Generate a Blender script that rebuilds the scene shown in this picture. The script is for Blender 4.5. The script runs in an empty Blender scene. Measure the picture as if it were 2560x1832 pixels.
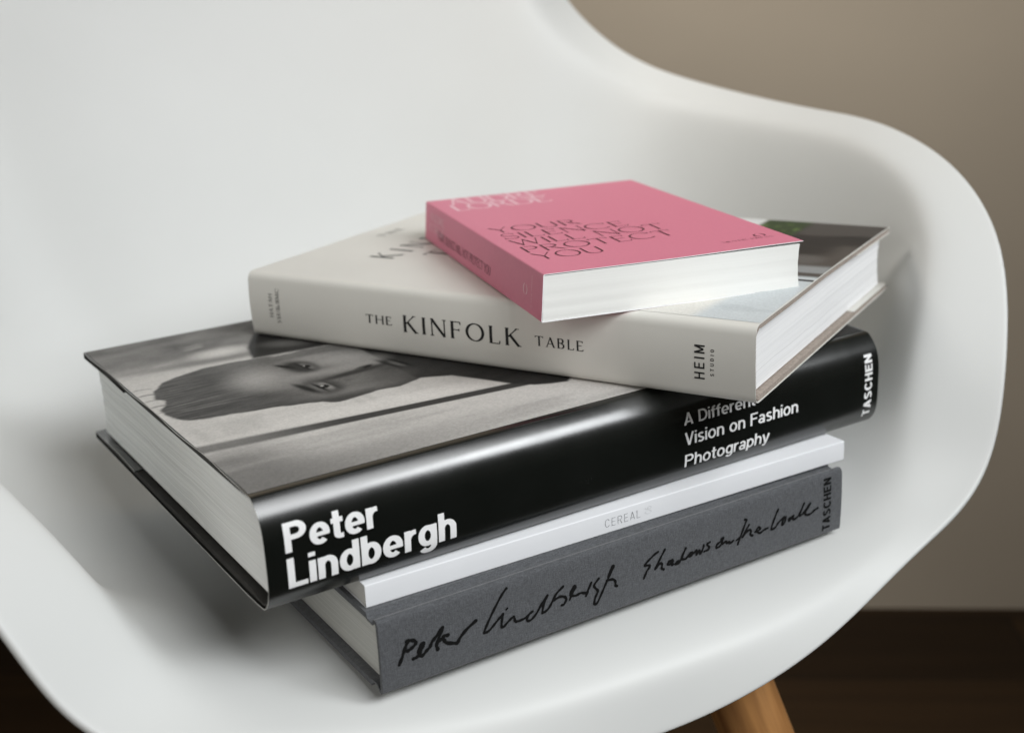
import bpy, bmesh, math, random
import numpy as np
from mathutils import Matrix, Vector

random.seed(4)
rng = np.random.default_rng(7)
scene = bpy.context.scene
COL = scene.collection
PI = math.pi

# ------------------------------------------------------------------ camera
cam_data = bpy.data.cameras.new('camera')
cam = bpy.data.objects.new('camera', cam_data)
COL.objects.link(cam)
rt = Vector((0.88477, -0.46601, 0.00391)); up = Vector((0.17990, 0.34928, 0.91958)); fw = Vector((0.42990, 0.81292, -0.39287))
cam.matrix_world = Matrix(((rt.x, up.x, -fw.x, -0.26745), (rt.y, up.y, -fw.y, -0.54132), (rt.z, up.z, -fw.z, 0.78211), (0, 0, 0, 1)))
cam_data.sensor_width = 36.0
cam_data.lens = 44.57
cam_data.clip_start = 0.02
cam_data.clip_end = 100.0
cam_data.dof.use_dof = True
cam_data.dof.focus_distance = 0.56
cam_data.dof.aperture_fstop = 7.0
scene.camera = cam

# ------------------------------------------------------------------ light
world = bpy.data.worlds.new('World')
scene.world = world
world.use_nodes = True
bg = world.node_tree.nodes['Background']
bg.inputs[0].default_value = (1.0, 0.88, 0.70, 1)
bg.inputs[1].default_value = 0.025

def area(name, loc, target, sx, sy, power, colour, spread=180):
    l = bpy.data.lights.new(name, 'AREA')
    l.shape = 'RECTANGLE'; l.size = sx; l.size_y = sy; l.energy = power; l.color = colour; l.spread = math.radians(spread)
    o = bpy.data.objects.new(name, l); COL.objects.link(o)
    d = Vector(target) - Vector(loc)
    o.location = loc
    o.rotation_euler = d.to_track_quat('-Z', 'Y').to_euler()
    return o
# daylight from a large window to the right of the chair, slightly in front of it
area('window_light', (0.26, -0.97, 1.70), (-0.14, 0.0, 0.50), 1.1, .8, 3.95, (0.97, 0.99, 1.0), 70)
# a narrow second pane of the same window front, further to the right
area('window_pane_light', (0.84, -0.93, 1.43), (-0.02, -0.08, 0.52), .45, .50, 1.6, (0.95, 0.98, 1.0), 80)
# added soft fill from the camera's left, standing in for room bounce
area('room_fill_light', (-1.5, -0.75, 1.10), (0.0, 0.05, 0.55), 1.2, 1.0, 7.2, (1.0, 0.975, 0.93))
# added fill lamp, high on the left, so the back wall darkens to the right
wl = cam.matrix_world.translation
area('wall_fill_light', (wl.x - .884 * .75 + .467 * .80, wl.y + .467 * .75 + .884 * .80, 1.50), (wl.x - .884 * .10 + .467 * 1.166, wl.y + .467 * .10 + .884 * 1.166, 1.10), .3, .3, 3.0, (1.0, 0.96, 0.90), 80)

scene.view_settings.view_transform = 'Standard'
scene.view_settings.look = 'None'
scene.view_settings.exposure = 0.15
scene.view_settings.gamma = 1.0
scene.cycles.use_denoising = True
scene.cycles.max_bounces = 8
scene.cycles.diffuse_bounces = 5

# ------------------------------------------------------------------ material helpers
def mat(name, colour, rough=0.5, spec=0.5, noise=None, bump=None, coat=0.0, sub=0.0):
    """procedural principled material; noise=(scale, amount) varies the colour, bump=(scale, strength, distance)"""
    m = bpy.data.materials.new(name); m.use_nodes = True
    nt = m.node_tree; b = nt.nodes['Principled BSDF']
    b.inputs['Base Color'].default_value = (*colour, 1)
    b.inputs['Roughness'].default_value = rough
    b.inputs['Specular IOR Level'].default_value = spec
    b.inputs['Coat Weight'].default_value = coat
    if sub: b.inputs['Subsurface Weight'].default_value = sub; b.inputs['Subsurface Radius'].default_value = (.004, .004, .004)
    tc = nt.nodes.new('ShaderNodeTexCoord')
    if noise:
        n = nt.nodes.new('ShaderNodeTexNoise'); n.inputs['Scale'].default_value = noise[0]; n.inputs['Detail'].default_value = 5
        nt.links.new(tc.outputs['Object'], n.inputs['Vector'])
        r = nt.nodes.new('ShaderNodeMapRange')
        r.inputs['From Min'].default_value = .25; r.inputs['From Max'].default_value = .75
        r.inputs['To Min'].default_value = 1 - noise[1]; r.inputs['To Max'].default_value = 1 + noise[1]
        nt.links.new(n.outputs['Fac'], r.inputs['Value'])
        mx = nt.nodes.new('ShaderNodeVectorMath'); mx.operation = 'SCALE'; mx.inputs[0].default_value = colour
        nt.links.new(r.outputs[0], mx.inputs['Scale']); nt.links.new(mx.outputs[0], b.inputs['Base Color'])
    if bump:
        n2 = nt.nodes.new('ShaderNodeTexNoise'); n2.inputs['Scale'].default_value = bump[0]; n2.inputs['Detail'].default_value = 3
        nt.links.new(tc.outputs['Object'], n2.inputs['Vector'])
        bp = nt.nodes.new('ShaderNodeBump'); bp.inputs['Strength'].default_value = bump[1]; bp.inputs['Distance'].default_value = bump[2]
        nt.links.new(n2.outputs['Fac'], bp.inputs['Height']); nt.links.new(bp.outputs[0], b.inputs['Normal'])
    return m

def page_mat(name, colour, lines=900, amount=0.3, along=3.0, rough=0.8):
    """edges of a block of pages: fine lines stacked in z, wandering a little along the book"""
    m = bpy.data.materials.new(name); m.use_nodes = True
    nt = m.node_tree; b = nt.nodes['Principled BSDF']; b.inputs['Roughness'].default_value = rough
    b.inputs['Specular IOR Level'].default_value = .25
    tc = nt.nodes.new('ShaderNodeTexCoord'); last = None
    for sc_, am in ((lines * 1.7, amount), (lines * .8, amount * .7), (lines * .3, amount * .15)):
        wn = nt.nodes.new('ShaderNodeTexNoise'); wn.inputs['Scale'].default_value = 22; wn.inputs['Detail'].default_value = 2
        nt.links.new(tc.outputs['Object'], wn.inputs['Vector'])
        ws = nt.nodes.new('ShaderNodeVectorMath'); ws.operation = 'SCALE'; ws.inputs['Scale'].default_value = .0035; nt.links.new(wn.outputs['Color'], ws.inputs[0])
        wa = nt.nodes.new('ShaderNodeVectorMath'); wa.operation = 'ADD'; nt.links.new(tc.outputs['Object'], wa.inputs[0]); nt.links.new(ws.outputs[0], wa.inputs[1])
        mp = nt.nodes.new('ShaderNodeMapping'); mp.inputs['Scale'].default_value = (along, along, sc_)
        nt.links.new(wa.outputs[0], mp.inputs['Vector'])
        n = nt.nodes.new('ShaderNodeTexNoise'); n.inputs['Scale'].default_value = 1; n.inputs['Detail'].default_value = 4; n.inputs['Roughness'].default_value = .65
        nt.links.new(mp.outputs[0], n.inputs['Vector'])
        r = nt.nodes.new('ShaderNodeMapRange'); r.inputs['From Min'].default_value = .3; r.inputs['From Max'].default_value = .55
        r.inputs['To Min'].default_value = 1 - am; r.inputs['To Max'].default_value = 1
        nt.links.new(n.outputs['Fac'], r.inputs['Value'])
        if last is None: last = r.outputs[0]
        else:
            mu = nt.nodes.new('ShaderNodeMath'); mu.operation = 'MULTIPLY'
            nt.links.new(last, mu.inputs[0]); nt.links.new(r.outputs[0], mu.inputs[1]); last = mu.outputs[0]
    v = nt.nodes.new('ShaderNodeVectorMath'); v.operation = 'SCALE'; v.inputs[0].default_value = colour
    nt.links.new(last, v.inputs['Scale']); nt.links.new(v.outputs[0], b.inputs['Base Color'])
    bp = nt.nodes.new('ShaderNodeBump'); bp.inputs['Strength'].default_value = .4; bp.inputs['Distance'].default_value = .0004
    nt.links.new(last, bp.inputs['Height']); nt.links.new(bp.outputs[0], b.inputs['Normal'])
    return m

def paint_mat(name, rough=0.35, spec=0.5, coat=0.0):
    """printed picture: reads the printed ink of every vertex"""
    m = bpy.data.materials.new(name); m.use_nodes = True
    nt = m.node_tree; b = nt.nodes['Principled BSDF']
    b.inputs['Roughness'].default_value = rough; b.inputs['Specular IOR Level'].default_value = spec; b.inputs['Coat Weight'].default_value = coat
    a = nt.nodes.new('ShaderNodeAttribute'); a.attribute_name = 'ink'
    tc = nt.nodes.new('ShaderNodeTexCoord')
    n = nt.nodes.new('ShaderNodeTexNoise'); n.inputs['Scale'].default_value = 900; n.inputs['Detail'].default_value = 2
    nt.links.new(tc.outputs['Object'], n.inputs['Vector'])
    r = nt.nodes.new('ShaderNodeMapRange'); r.inputs['To Min'].default_value = .82; r.inputs['To Max'].default_value = 1.18
    nt.links.new(n.outputs['Fac'], r.inputs['Value'])
    v = nt.nodes.new('ShaderNodeVectorMath'); v.operation = 'SCALE'
    nt.links.new(a.outputs['Color'], v.inputs[0]); nt.links.new(r.outputs[0], v.inputs['Scale'])
    nt.links.new(v.outputs[0], b.inputs['Base Color'])
    return m

# ------------------------------------------------------------------ object helpers
def tag(o, label=None, cat=None, kind=None, group=None):
    if label: o['label'] = label
    if cat: o['category'] = cat
    if kind: o['kind'] = kind
    if group: o['group'] = group
    return o

def mesh_obj(name, verts, faces, m, parent=None, smooth=None, ink=None):
    me = bpy.data.meshes.new(name)
    me.from_pydata([tuple(map(float, v)) for v in verts], [], [tuple(f) for f in faces])
    me.validate(); me.update()
    for mm in (m if isinstance(m, (list, tuple)) else [m]): me.materials.append(mm)
    if smooth is not None:
        me.polygons.foreach_set('use_smooth', [True] * len(me.polygons))
        if smooth < 179: me.set_sharp_from_angle(angle=math.radians(smooth))
    if ink is not None:
        at = me.color_attributes.new('ink', 'FLOAT_COLOR', 'POINT')
        at.data.foreach_set('color', np.asarray(ink, dtype=np.float32).ravel())
    o = bpy.data.objects.new(name, me); COL.objects.link(o)
    if parent: o.parent = parent
    return o

def empty(name, mw):
    o = bpy.data.objects.new(name, None); COL.objects.link(o); o.empty_display_size = .05
    o.matrix_world = mw
    return o

def fix_normals(o):
    bm = bmesh.new(); bm.from_mesh(o.data); bmesh.ops.recalc_face_normals(bm, faces=bm.faces); bm.to_mesh(o.data); bm.free()
    return o

# seat frame: x across the chair, y towards its back, z square to the seat
TILT = math.radians(-5.9)
SEAT = Matrix.Translation((0, 0, .44)) @ Matrix.Rotation(TILT, 4, 'X')
def seat_frame(pos, yaw_deg): return SEAT @ Matrix.Translation(pos) @ Matrix.Rotation(math.radians(yaw_deg), 4, 'Z')

# ------------------------------------------------------------------ lettering: glyphs drawn as strokes, unioned on a grid, cut out as clean sheets
def arc(cx, cy, rx, ry, a0, a1, n=14):
    return [(cx + rx * math.cos(math.radians(a0 + (a1 - a0) * i / n)), cy + ry * math.sin(math.radians(a0 + (a1 - a0) * i / n))) for i in range(n + 1)]

def sans(ch, w):
    """upright grotesque: list of (points, width) strokes and an advance; cap height 1, x height .73"""
    h = w / 2; wh = w * .84; k = wh / 2; L = []; x = .73
    def s(p, ww=None): L.append((p, ww))
    if ch == 'P': s([(h, 0), (h, 1)]); s([(h, 1 - k), (.36, 1 - k)] + arc(.36, .71 , .32 - h, .29 - k, 90, -90) + [(h, .42 + k)]); return L, .70
    if ch == 'R': s([(h, 0), (h, 1)]); s([(h, 1 - k), (.36, 1 - k)] + arc(.36, .73, .32 - h, .27 - k, 90, -90) + [(h, .46 + k)]); s([(.36, .48), (.64, 0)]); return L, .70
    if ch == 'B': s([(h, 0), (h, 1)]); s([(h, 1 - k), (.34, 1 - k)] + arc(.34, .75, .28 - h, .25 - k, 90, -90) + [(h, .5 + k)]); s([(.34, .5)] + arc(.36, .27, .30 - h, .27 - k, 90, -90) + [(h, k)]); return L, .70
    if ch == 'e': s([(.05, .345), (.60, .345)], wh * .82); s(arc(.31, x / 2, .31 - h, x / 2 - k + .012, -14, 312, 28)); return L, .62
    if ch == 'o': s(arc(.32, x / 2, .32 - h, x / 2 - k + .012, 0, 360, 30)); return L, .64
    if ch == 't': s([(.17, .95), (.17, .17)] + arc(.17 + .13, .17, .13, .17 - k, 180, 275, 6)[1:] + [(.37, k)]); s([(0, x - k), (.37, x - k)], wh); return L, .37
    if ch == 'r': s([(h, 0), (h, x)]); s(arc(h + .22, .38, .22, x - k - .38, 180, 84, 10) + [(.37, x - k)]); return L, .38
    if ch == 'i': s([(h, 0), (h, x)]); s([(h, 1), (h, .86)]); return L, w
    if ch == 'l': s([(h, 0), (h, 1)]); return L, w
    if ch in 'nh': s([(h, 0), (h, x if ch == 'n' else 1)]); s(arc(.29, .42, .29 - h, x - k - .42 + .01, 180, 0) + [(.58 - h, 0)]); return L, .58
    if ch == 'd': s(arc(.30, x / 2, .30 - h, x / 2 - k + .012, 0, 360, 30)); s([(.60 - h, 0), (.60 - h, 1)]); return L, .60
    if ch == 'b': s(arc(.30, x / 2, .30 - h, x / 2 - k + .012, 0, 360, 30)); s([(h, 0), (h, 1)]); return L, .60
    if ch == 'p': s(arc(.30, x / 2, .30 - h, x / 2 - k + .012, 0, 360, 30)); s([(h, -.25), (h, x)]); return L, .60
    if ch == 'g': s(arc(.30, x / 2 + .01, .30 - h, x / 2 - k, 0, 360, 30)); s([(.60 - h, x), (.60 - h, .0)] + arc(.31, .0, .29 - h, .26 - k, 0, -158)[1:]); return L, .60
    if ch == 'a': s(arc(.25, .21, .25 - h, .21 - k + .01, 20, 340, 24)); s([(.25, .42 - k), (.54 - h, .42 - k)], wh); s([(.54 - h, 0), (.54 - h, .48)]); s([(.54 - h, .48)] + arc(.28, .48, .26 - h, .25 - k, 0, 155)[1:]); return L, .56
    if ch == 's':
        s(arc(.265, .535, .245 - h, .195 - k + .02, 28, 225, 14) + [(.265, .365)] + arc(.265, .195, .265 - h, .195 - k + .02, 45, -152, 14)); return L, .53
    if ch == 'f': s([(.17, 0), (.17, .80)] + arc(.17 + .16, .80, .16, .20 - k, 180, 85, 7)[1:] + [(.38, 1 - k)]); s([(0, x - k), (.36, x - k)], wh); return L, .36
    if ch == 'y': s([(h * .8, x), (.30, .0)]); s([(.60 - h * .8, x), (.30, -.09), (.25, -.2), (.17, -.25 + k), (.06, -.25 + k)]); return L, .60
    if ch == 'D': s([(h, 0), (h, 1)]); s([(h, 1 - k), (.32, 1 - k)] + arc(.32, .5, .40 - h, .5 - k, 90, -90, 18) + [(h, k)]); return L, .72
    if ch == 'F': s([(h, 0), (h, 1)]); s([(h, 1 - k), (.60, 1 - k)], wh); s([(h, .53), (.54, .53)], wh); return L, .60
    if ch == 'E': s([(h, 0), (h, 1)]); s([(h, 1 - k), (.60, 1 - k)], wh); s([(h, .52), (.56, .52)], wh); s([(h, k), (.61, k)], wh); return L, .62
    if ch == 'L': s([(h, 0), (h, 1)]); s([(h, k), (.56, k)], wh); return L, .56
    if ch == 'T': s([(.31, 0), (.31, 1)]); s([(0, 1 - k), (.62, 1 - k)], wh); return L, .62
    if ch == 'H': s([(h, 0), (h, 1)]); s([(.70 - h, 0), (.70 - h, 1)]); s([(h, .52), (.70 - h, .52)], wh); return L, .70
    if ch == 'I': s([(h, 0), (h, 1)]); return L, w
    if ch == 'N': s([(h, 0), (h, 1)]); s([(.70 - h, 0), (.70 - h, 1)]); s([(h * .9, 1), (.70 - h * .9, 0)]); return L, .70
    if ch == 'M': s([(h, 0), (h, 1)]); s([(.82 - h, 0), (.82 - h, 1)]); s([(h, 1), (.41, .12)]); s([(.82 - h, 1), (.41, .12)]); return L, .82
    if ch == 'A': s([(h * .9, 0), (.36, 1)]); s([(.72 - h * .9, 0), (.36, 1)]); s([(.14, .26), (.58, .26)], wh); return L, .72
    if ch == 'V': s([(h * .9, 1), (.35, 0)]); s([(.70 - h * .9, 1), (.35, 0)]); return L, .70
    if ch == 'U': s([(h, 1), (h, .30)] + arc(.35, .30, .35 - h, .30 - k, 180, 360)[1:] + [(.70 - h, 1)]); return L, .70
    if ch == 'C': s(arc(.38, .5, .38 - h, .5 - k + .01, 38, 322, 26)); return L, .72
    if ch == 'S': s(arc(.33, .735, .31 - h, .265 - k + .01, 22, 228, 16) + [(.33, .5)] + arc(.33, .265, .33 - h, .265 - k + .01, 48, -158, 16)); return L, .66
    if ch in 'O0': s(arc(.37, .5, .37 - h, .5 - k + .01, 0, 360, 30)); return L, .74
    if ch == '6': s(arc(.30, .31, .30 - h, .31 - k + .01, 0, 360, 26)); s(arc(.34, .42, .34 - h, .58 - k, 180, 60, 10)); return L, .60
    return [], .30

def roman(ch, tk, tn, sf):
    """inscriptional capitals: tk thick strokes, tn thin ones, sf half length of the serifs"""
    L = []; sw = tn * .8
    def s(p, ww=None): L.append((p, ww))
    def foot(x, y): 
        if sf: L.append(([(x - sf, y + (sw / 2 if y < .5 else -sw / 2)), (x + sf, y + (sw / 2 if y < .5 else -sw / 2))], sw))
    def tip(x, y, d):                                                  # little vertical serif ending a thin arm
        if sf: L.append(([(x, y), (x + .02, y + d)], tn * 1.05))
    def stem(x): s([(x, 0), (x, 1)], tk); foot(x, 0); foot(x, 1)
    b = .09
    kk = tn / 2
    if ch == 'I': stem(b); return L, 2 * b
    if ch in 'TТ': s([(.36, 0), (.36, 1)], tk); foot(.36, 0); s([(.02, 1 - kk), (.70, 1 - kk)], tn); tip(.03, 1 - kk, -.14); tip(.67, 1 - kk, -.14); return L, .72
    if ch in 'HН': stem(b); stem(.70); s([(b, .52), (.70, .52)], tn); return L, .79
    if ch == 'E': stem(b); s([(b, 1 - kk), (.50, 1 - kk)], tn); s([(b, .53), (.44, .53)], tn); s([(b, kk), (.53, kk)], tn); tip(.47, 1 - kk, -.15); tip(.52, kk, .15); return L, .56
    if ch == 'F': stem(b); s([(b, 1 - kk), (.50, 1 - kk)], tn); s([(b, .52), (.43, .52)], tn); tip(.47, 1 - kk, -.15); tip(.41, .45, .14); return L, .52
    if ch == 'L': stem(b); s([(b, kk), (.50, kk)], tn); tip(.49, kk, .17); return L, .54
    if ch == 'K': stem(b); s([(b + .02, .46), (.56, 1)], tn * 1.1); foot(.56, 1); s([(.24, .60), (.64, .0)], tk); s([(.62, .03), (.76, .02)], tn); return L, .74
    if ch == 'N': s([(.10, 0), (.10, 1)], tn * 1.15); foot(.10, 0); s([(.03, .985), (.10, .985)], sw); s([(.09, 1), (.72, 0)], tk); s([(.72, -.01), (.72, 1)], tn * 1.15); foot(.72, 1); return L, .80
    if ch in 'O': s(arc(.45, .5, .45 - tk / 2, .5 - tn / 2 + .015, 0, 360, 36)); return L, .90
    if ch == 'Q': return roman('O', tk, tn, sf)
    if ch in 'AА': s([(.08, 0), (.38, 1)], tn * 1.1); s([(.36, 1), (.68, 0)], tk); s([(.17, .34), (.58, .34)], tn); foot(.08, 0); foot(.68, 0); return L, .76
    if ch == 'B': stem(b); s([(b, 1 - kk), (.30, 1 - kk)] + arc(.30, .76, .24 - tk / 2, .24 - kk, 90, -90) + [(b, .52 + kk)]); s([(.30, .52 + kk)] + arc(.31, .27, .29 - tk / 2, .27 - kk, 90, -90) + [(b, kk)]); return L, .64
    if ch == 'P': stem(b); s([(b, 1 - kk), (.32, 1 - kk)] + arc(.32, .73, .27 - tk / 2, .27 - kk, 90, -90) + [(b, .46 + kk)]); return L, .62
    if ch == 'R': stem(b); s([(b, 1 - kk), (.32, 1 - kk)] + arc(.32, .75, .27 - tk / 2, .25 - kk, 90, -90) + [(b, .50 + kk)]); s([(.30, .52), (.66, 0)], tk); s([(.64, sw / 2), (.74, sw / 2)], sw); return L, .72
    if ch == 'D': stem(b); s([(b, 1 - kk), (.36, 1 - kk)] + arc(.36, .5, .46 - tk / 2, .5 - kk, 90, -90, 20) + [(b, kk)]); return L, .84
    if ch in 'CС': s(arc(.46, .5, .46 - tk / 2, .5 - tn / 2 + .015, 42, 320, 30)); tip(.78, .80, .13); return L, .84
    if ch == 'S': s(arc(.30, .75, .25 - tk / 2, .25 - kk + .015, 30, 225, 14) + [(.30, .5)] + arc(.29, .26, .28 - tk / 2, .26 - kk + .015, 45, -155, 14), ('swap',)); tip(.50, .80, .12); tip(.05, .08, .14); return L, .58
    if ch == 'U': s([(.12, 1), (.12, .32)] + arc(.40, .32, .28, .32 - kk, 180, 270, 10)[1:] + arc(.40, .32, .28, .32 - kk, 270, 360, 10)[1:] + [(.68, 1)]); foot(.12, 1); foot(.68, 1); return L, .80
    if ch == 'V': s([(.08, 1), (.38, 0)], tk); s([(.68, 1), (.36, 0)], tn * 1.1); foot(.08, 1); foot(.68, 1); return L, .76
    if ch == 'W': s([(.06, 1), (.30, 0)], tk); s([(.52, 1), (.28, 0)], tn * 1.1); s([(.50, 1), (.76, 0)], tk); s([(.98, 1), (.74, 0)], tn * 1.1); foot(.06, 1); foot(.98, 1); return L, 1.05
    if ch == 'Y': s([(.06, 1), (.36, .46)], tk); s([(.66, 1), (.36, .46)], tn * 1.1); s([(.36, 0), (.36, .48)], tk); foot(.06, 1); foot(.66, 1); foot(.36, 0); return L, .72
    if ch == 'У': s([(.08, 1), (.36, .36)], tk); s([(.66, 1), (.36, .3), (.25, .04), (.12, .04)], tn * 1.2); foot(.08, 1); foot(.66, 1); return L, .72
    if ch == 'И': stem(b); stem(.70); s([(b, .04), (.70, .96)], tn * 1.2); return L, .79
    if ch == 'Л': s([(.06, .04), (.18, .1), (.26, 1)], tn * 1.2); stem(.64); s([(.26, 1 - kk), (.64, 1 - kk)], tn); return L, .73
    if ch == 'Ь': stem(b); s([(b, .54 - kk), (.32, .54 - kk)] + arc(.32, .27, .28 - tk / 2, .27 - kk, 90, -90) + [(b, kk)]); return L, .62
    if ch == 'Я': stem(.58); s([(.58, 1 - kk), (.34, 1 - kk)] + arc(.34, .75, .27 - tk / 2, .25 - kk, 90, 270) + [(.58, .50 + kk)]); s([(.36, .52), (.06, 0)], tk * .8); return L, .67
    if ch in 'MМ': s([(.08, 0), (.14, 1)], tn * 1.1); s([(.14, 1), (.45, .05)], tk); s([(.76, 1), (.45, .05)], tn * 1.1); s([(.76, 1), (.82, 0)], tk); foot(.08, 0); foot(.82, 0); return L, .90
    return [], .36

def sdf_strokes(strokes, X, Y, wv, wh, rnd=False):
    F = np.full(X.shape, 9.0)
    for pts, ww in strokes:
        n = len(pts) - 1; closed = n > 4 and math.dist(pts[0], pts[-1]) < 1e-6
        for i in range(n):
            (x0, y0), (x1, y1) = pts[i], pts[i + 1]
            l = math.hypot(x1 - x0, y1 - y0)
            if l < 1e-9: continue
            dx, dy = (x1 - x0) / l, (y1 - y0) / l
            if ww is None: r0 = r1 = (wh + (wv - wh) * abs(dy) ** 1.3) / 2
            elif isinstance(ww, tuple): r0 = r1 = (wh + (wv - wh) * (1 - abs(dy)) ** .8 * (1 if -dy * 0 + 1 else 0)) / 2 if .2 < (y0 + y1) / 2 < .8 else wh / 2 + (wv - wh) * .25 * abs(dy)
            elif isinstance(ww, list): r0, r1 = ww[i] / 2, ww[i + 1] / 2
            else: r0 = r1 = ww / 2
            u = (X - x0) * dx + (Y - y0) * dy; v = np.abs(-(X - x0) * dy + (Y - y0) * dx)
            t = np.clip(u / l, 0, 1); r = r0 + (r1 - r0) * t
            d = np.maximum(v - r, np.maximum(-u, u - l))
            F = np.minimum(F, d)
            if rnd or i > 0 or closed:
                cd = np.hypot(X - x0, Y - y0) - r0
                if not rnd and not closed:                               # keep round joints from poking through the square ends
                    for e0, e1 in ((pts[0], pts[1]), (pts[-1], pts[-2])):
                        el = math.dist(e0, e1)
                        if math.dist(e0, (x0, y0)) < r0 * 1.6 and el > 1e-9:
                            cd = np.maximum(cd, -((X - e0[0]) * (e1[0] - e0[0]) + (Y - e0[1]) * (e1[1] - e0[1])) / el)
                F = np.minimum(F, cd)
            if rnd and i == n - 1: F = np.minimum(F, np.hypot(X - x1, Y - y1) - r1)
    return F

def contour(xs, ys, F):
    """filled marching squares: verts (x, y) and polygons of the region F < 0"""
    V = []; P = []; key = {}
    ins = F < 0
    any_ = ins[:-1, :-1] | ins[1:, :-1] | ins[:-1, 1:] | ins[1:, 1:]
    def corner(j, i):
        q = (j, i, 0)
        if q not in key: key[q] = len(V); V.append((xs[i], ys[j]))
        return key[q]
    def cross(a, b):
        q = (a, b) if a < b else (b, a)
        if q not in key:
            fa, fb = F[a], F[b]; t = fa / (fa - fb); t = min(max(t, .02), .98)
            key[q] = len(V)
            V.append((xs[a[1]] + (xs[b[1]] - xs[a[1]]) * t, ys[a[0]] + (ys[b[0]] - ys[a[0]]) * t))
        return key[q]
    for j, i in zip(*np.nonzero(any_)):
        c = [(j, i), (j, i + 1), (j + 1, i + 1), (j + 1, i)]
        poly = []
        for m in range(4):
            a, b = c[m], c[(m + 1) % 4]
            if ins[a]: poly.append(corner(*a))
            if ins[a] != ins[b]: poly.append(cross(a, b))
        if len(poly) > 2: P.append(poly)
    return V, P

GLYPHS = {}
def glyph(ch, style):
    q = (ch, style)
    if q not in GLYPHS:
        kind, a, b, c, cell = style
        st, adv = sans(ch, a) if kind == 'sans' else roman(ch, a, b, c)
        if st:
            xs = np.arange(-.16, adv + .2, cell); ys = np.arange(-.36, 1.12, cell)
            X, Y = np.meshgrid(xs, ys)
            V, P = contour(xs, ys, sdf_strokes(st, X, Y, a, b or a * .84))
        else: V, P = [], []
        GLYPHS[q] = (V, P, adv)
    return GLYPHS[q]

def text_flat(s, style, track, cap, width=None):
    """lay a line of text out from x = 0: cap height cap, squeezed or widened to the given width"""
    V = []; P = []; x = 0
    for ch in s:
        gv, gp, adv = glyph(ch, style)
        o = len(V)
        V += [(x + a, b) for a, b in gv]; P += [[o + i for i in p] for p in gp]
        x += adv + track
    x -= track
    sx = (width / x) if width else cap
    return [(a * sx, b * cap) for a, b in V], P

def letters(name, items, fn, m, parent):
    """items: (text, style, track, cap, width, u, v, turn); fn maps millimetres (u, v) on the book to its surface"""
    V = []; P = []
    for s, style, track, cap, width, u, v, turn in items:
        tv, tp = text_flat(s, style, track, cap, width)
        o = len(V)
        for a, b in tv:
            V.append(fn(u + a, v + b) if turn == 0 else fn(u - b, v + a))
        P += [[o + i for i in p] for p in tp]
    return mesh_obj(name, V, P, m, parent)

# ------------------------------------------------------------------ book geometry (book frame: x along the spine, y from spine to fore edge, z up; millimetres in, metres out)
def ribbon(name, path, thick, x0, x1, m, parent, nx=2, wobble=None, smooth=35, edge_m=None, caps_only=False):
    """a sheet or board of given thickness following a (y, z) path, swept along the spine; thickness goes to the left of the path's direction"""
    path = np.asarray(path, float); n = len(path)
    T = np.gradient(path, axis=0); T /= np.linalg.norm(T, axis=1)[:, None] + 1e-12
    N = np.stack([-T[:, 1], T[:, 0]], 1)
    th = np.asarray(thick, float) * np.ones(n)
    inner = path + N * th[:, None]
    loop = np.vstack([path, inner[::-1]]); k = len(loop)
    V = []; F = []
    xs = np.linspace(x0, x1, nx)
    for x in xs:
        for j, (y, z) in enumerate(loop):
            dx = dz = 0.0
            if wobble: dx, dz = wobble(x, y, z)
            V.append(((x + dx) / 1000, y / 1000, (z + dz) / 1000))
    for a in range(nx - 1):
        for j in range(k):
            b = (j + 1) % k
            F.append((a * k + j, a * k + b, (a + 1) * k + b, (a + 1) * k + j))
    for a in (0, nx - 1):
        for j in range(n - 1):
            q = (a * k + j, a * k + j + 1, a * k + k - 2 - j, a * k + k - 1 - j)
            F.append(q if a == 0 else q[::-1])
    o = mesh_obj(name, V, F, [m, edge_m] if edge_m else m, parent)
    if edge_m:                                                        # cut edges and the inner side show the bare card
        me = o.data; side_n = (nx - 1) * k
        for i, p in enumerate(me.polygons):
            if i >= side_n or (not caps_only and i % k >= n - 1): p.material_index = 1
    fix_normals(o)
    o.data.polygons.foreach_set('use_smooth', [True] * len(o.data.polygons)); o.data.set_sharp_from_angle(angle=math.radians(smooth))
    return o

def block(name, x0, x1, prof, m, parent, wob=0.25, nx=40, smooth=40):
    """pages: a closed (y, z) outline swept along the spine with slightly uneven ends"""
    prof = np.asarray(prof, float); k = len(prof); V = []; F = []
    xs = np.linspace(x0, x1, nx)
    ph = rng.uniform(0, 6, 4)
    for a, x in enumerate(xs):
        for y, z in prof:
            e = wob * (math.sin(z * 1.1 + ph[0]) + .6 * math.sin(z * 2.7 + ph[1])) * .5 if a in (0, nx - 1) else 0
            V.append(((x + e) / 1000, y / 1000, z / 1000))
    for a in range(nx - 1):
        for j in range(k):
            b = (j + 1) % k
            F.append((a * k + j, a * k + b, (a + 1) * k + b, (a + 1) * k + j))
    # caps as strips between bottom and top rows
    h = k // 2
    for a in (0, nx - 1):
        for j in range(h - 1):
            q = (a * k + j, a * k + j + 1, a * k + k - 2 - j, a * k + k - 1 - j)
            F.append(q if a == 0 else q[::-1])
    o = mesh_obj(name, V, F, m, parent); fix_normals(o)
    o.data.polygons.foreach_set('use_smooth', [True] * len(o.data.polygons)); o.data.set_sharp_from_angle(angle=math.radians(smooth))
    return o

def page_outline(y0, y1, z0, z1, curve=0.0, n=14, back=0.0):
    """outline running up the spine side then down the fore edge: both rows have n points so the caps can be strips"""
    zs = np.linspace(z0, z1, n)
    t = (zs - z0) / (z1 - z0) * 2 - 1
    left = [(y0 - back * (1 - a * a), z) for z, a in zip(zs, t)]
    right = [(y1 - curve * (1 - a * a), z) for z, a in zip(zs, t)]
    return left + right[::-1]

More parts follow.
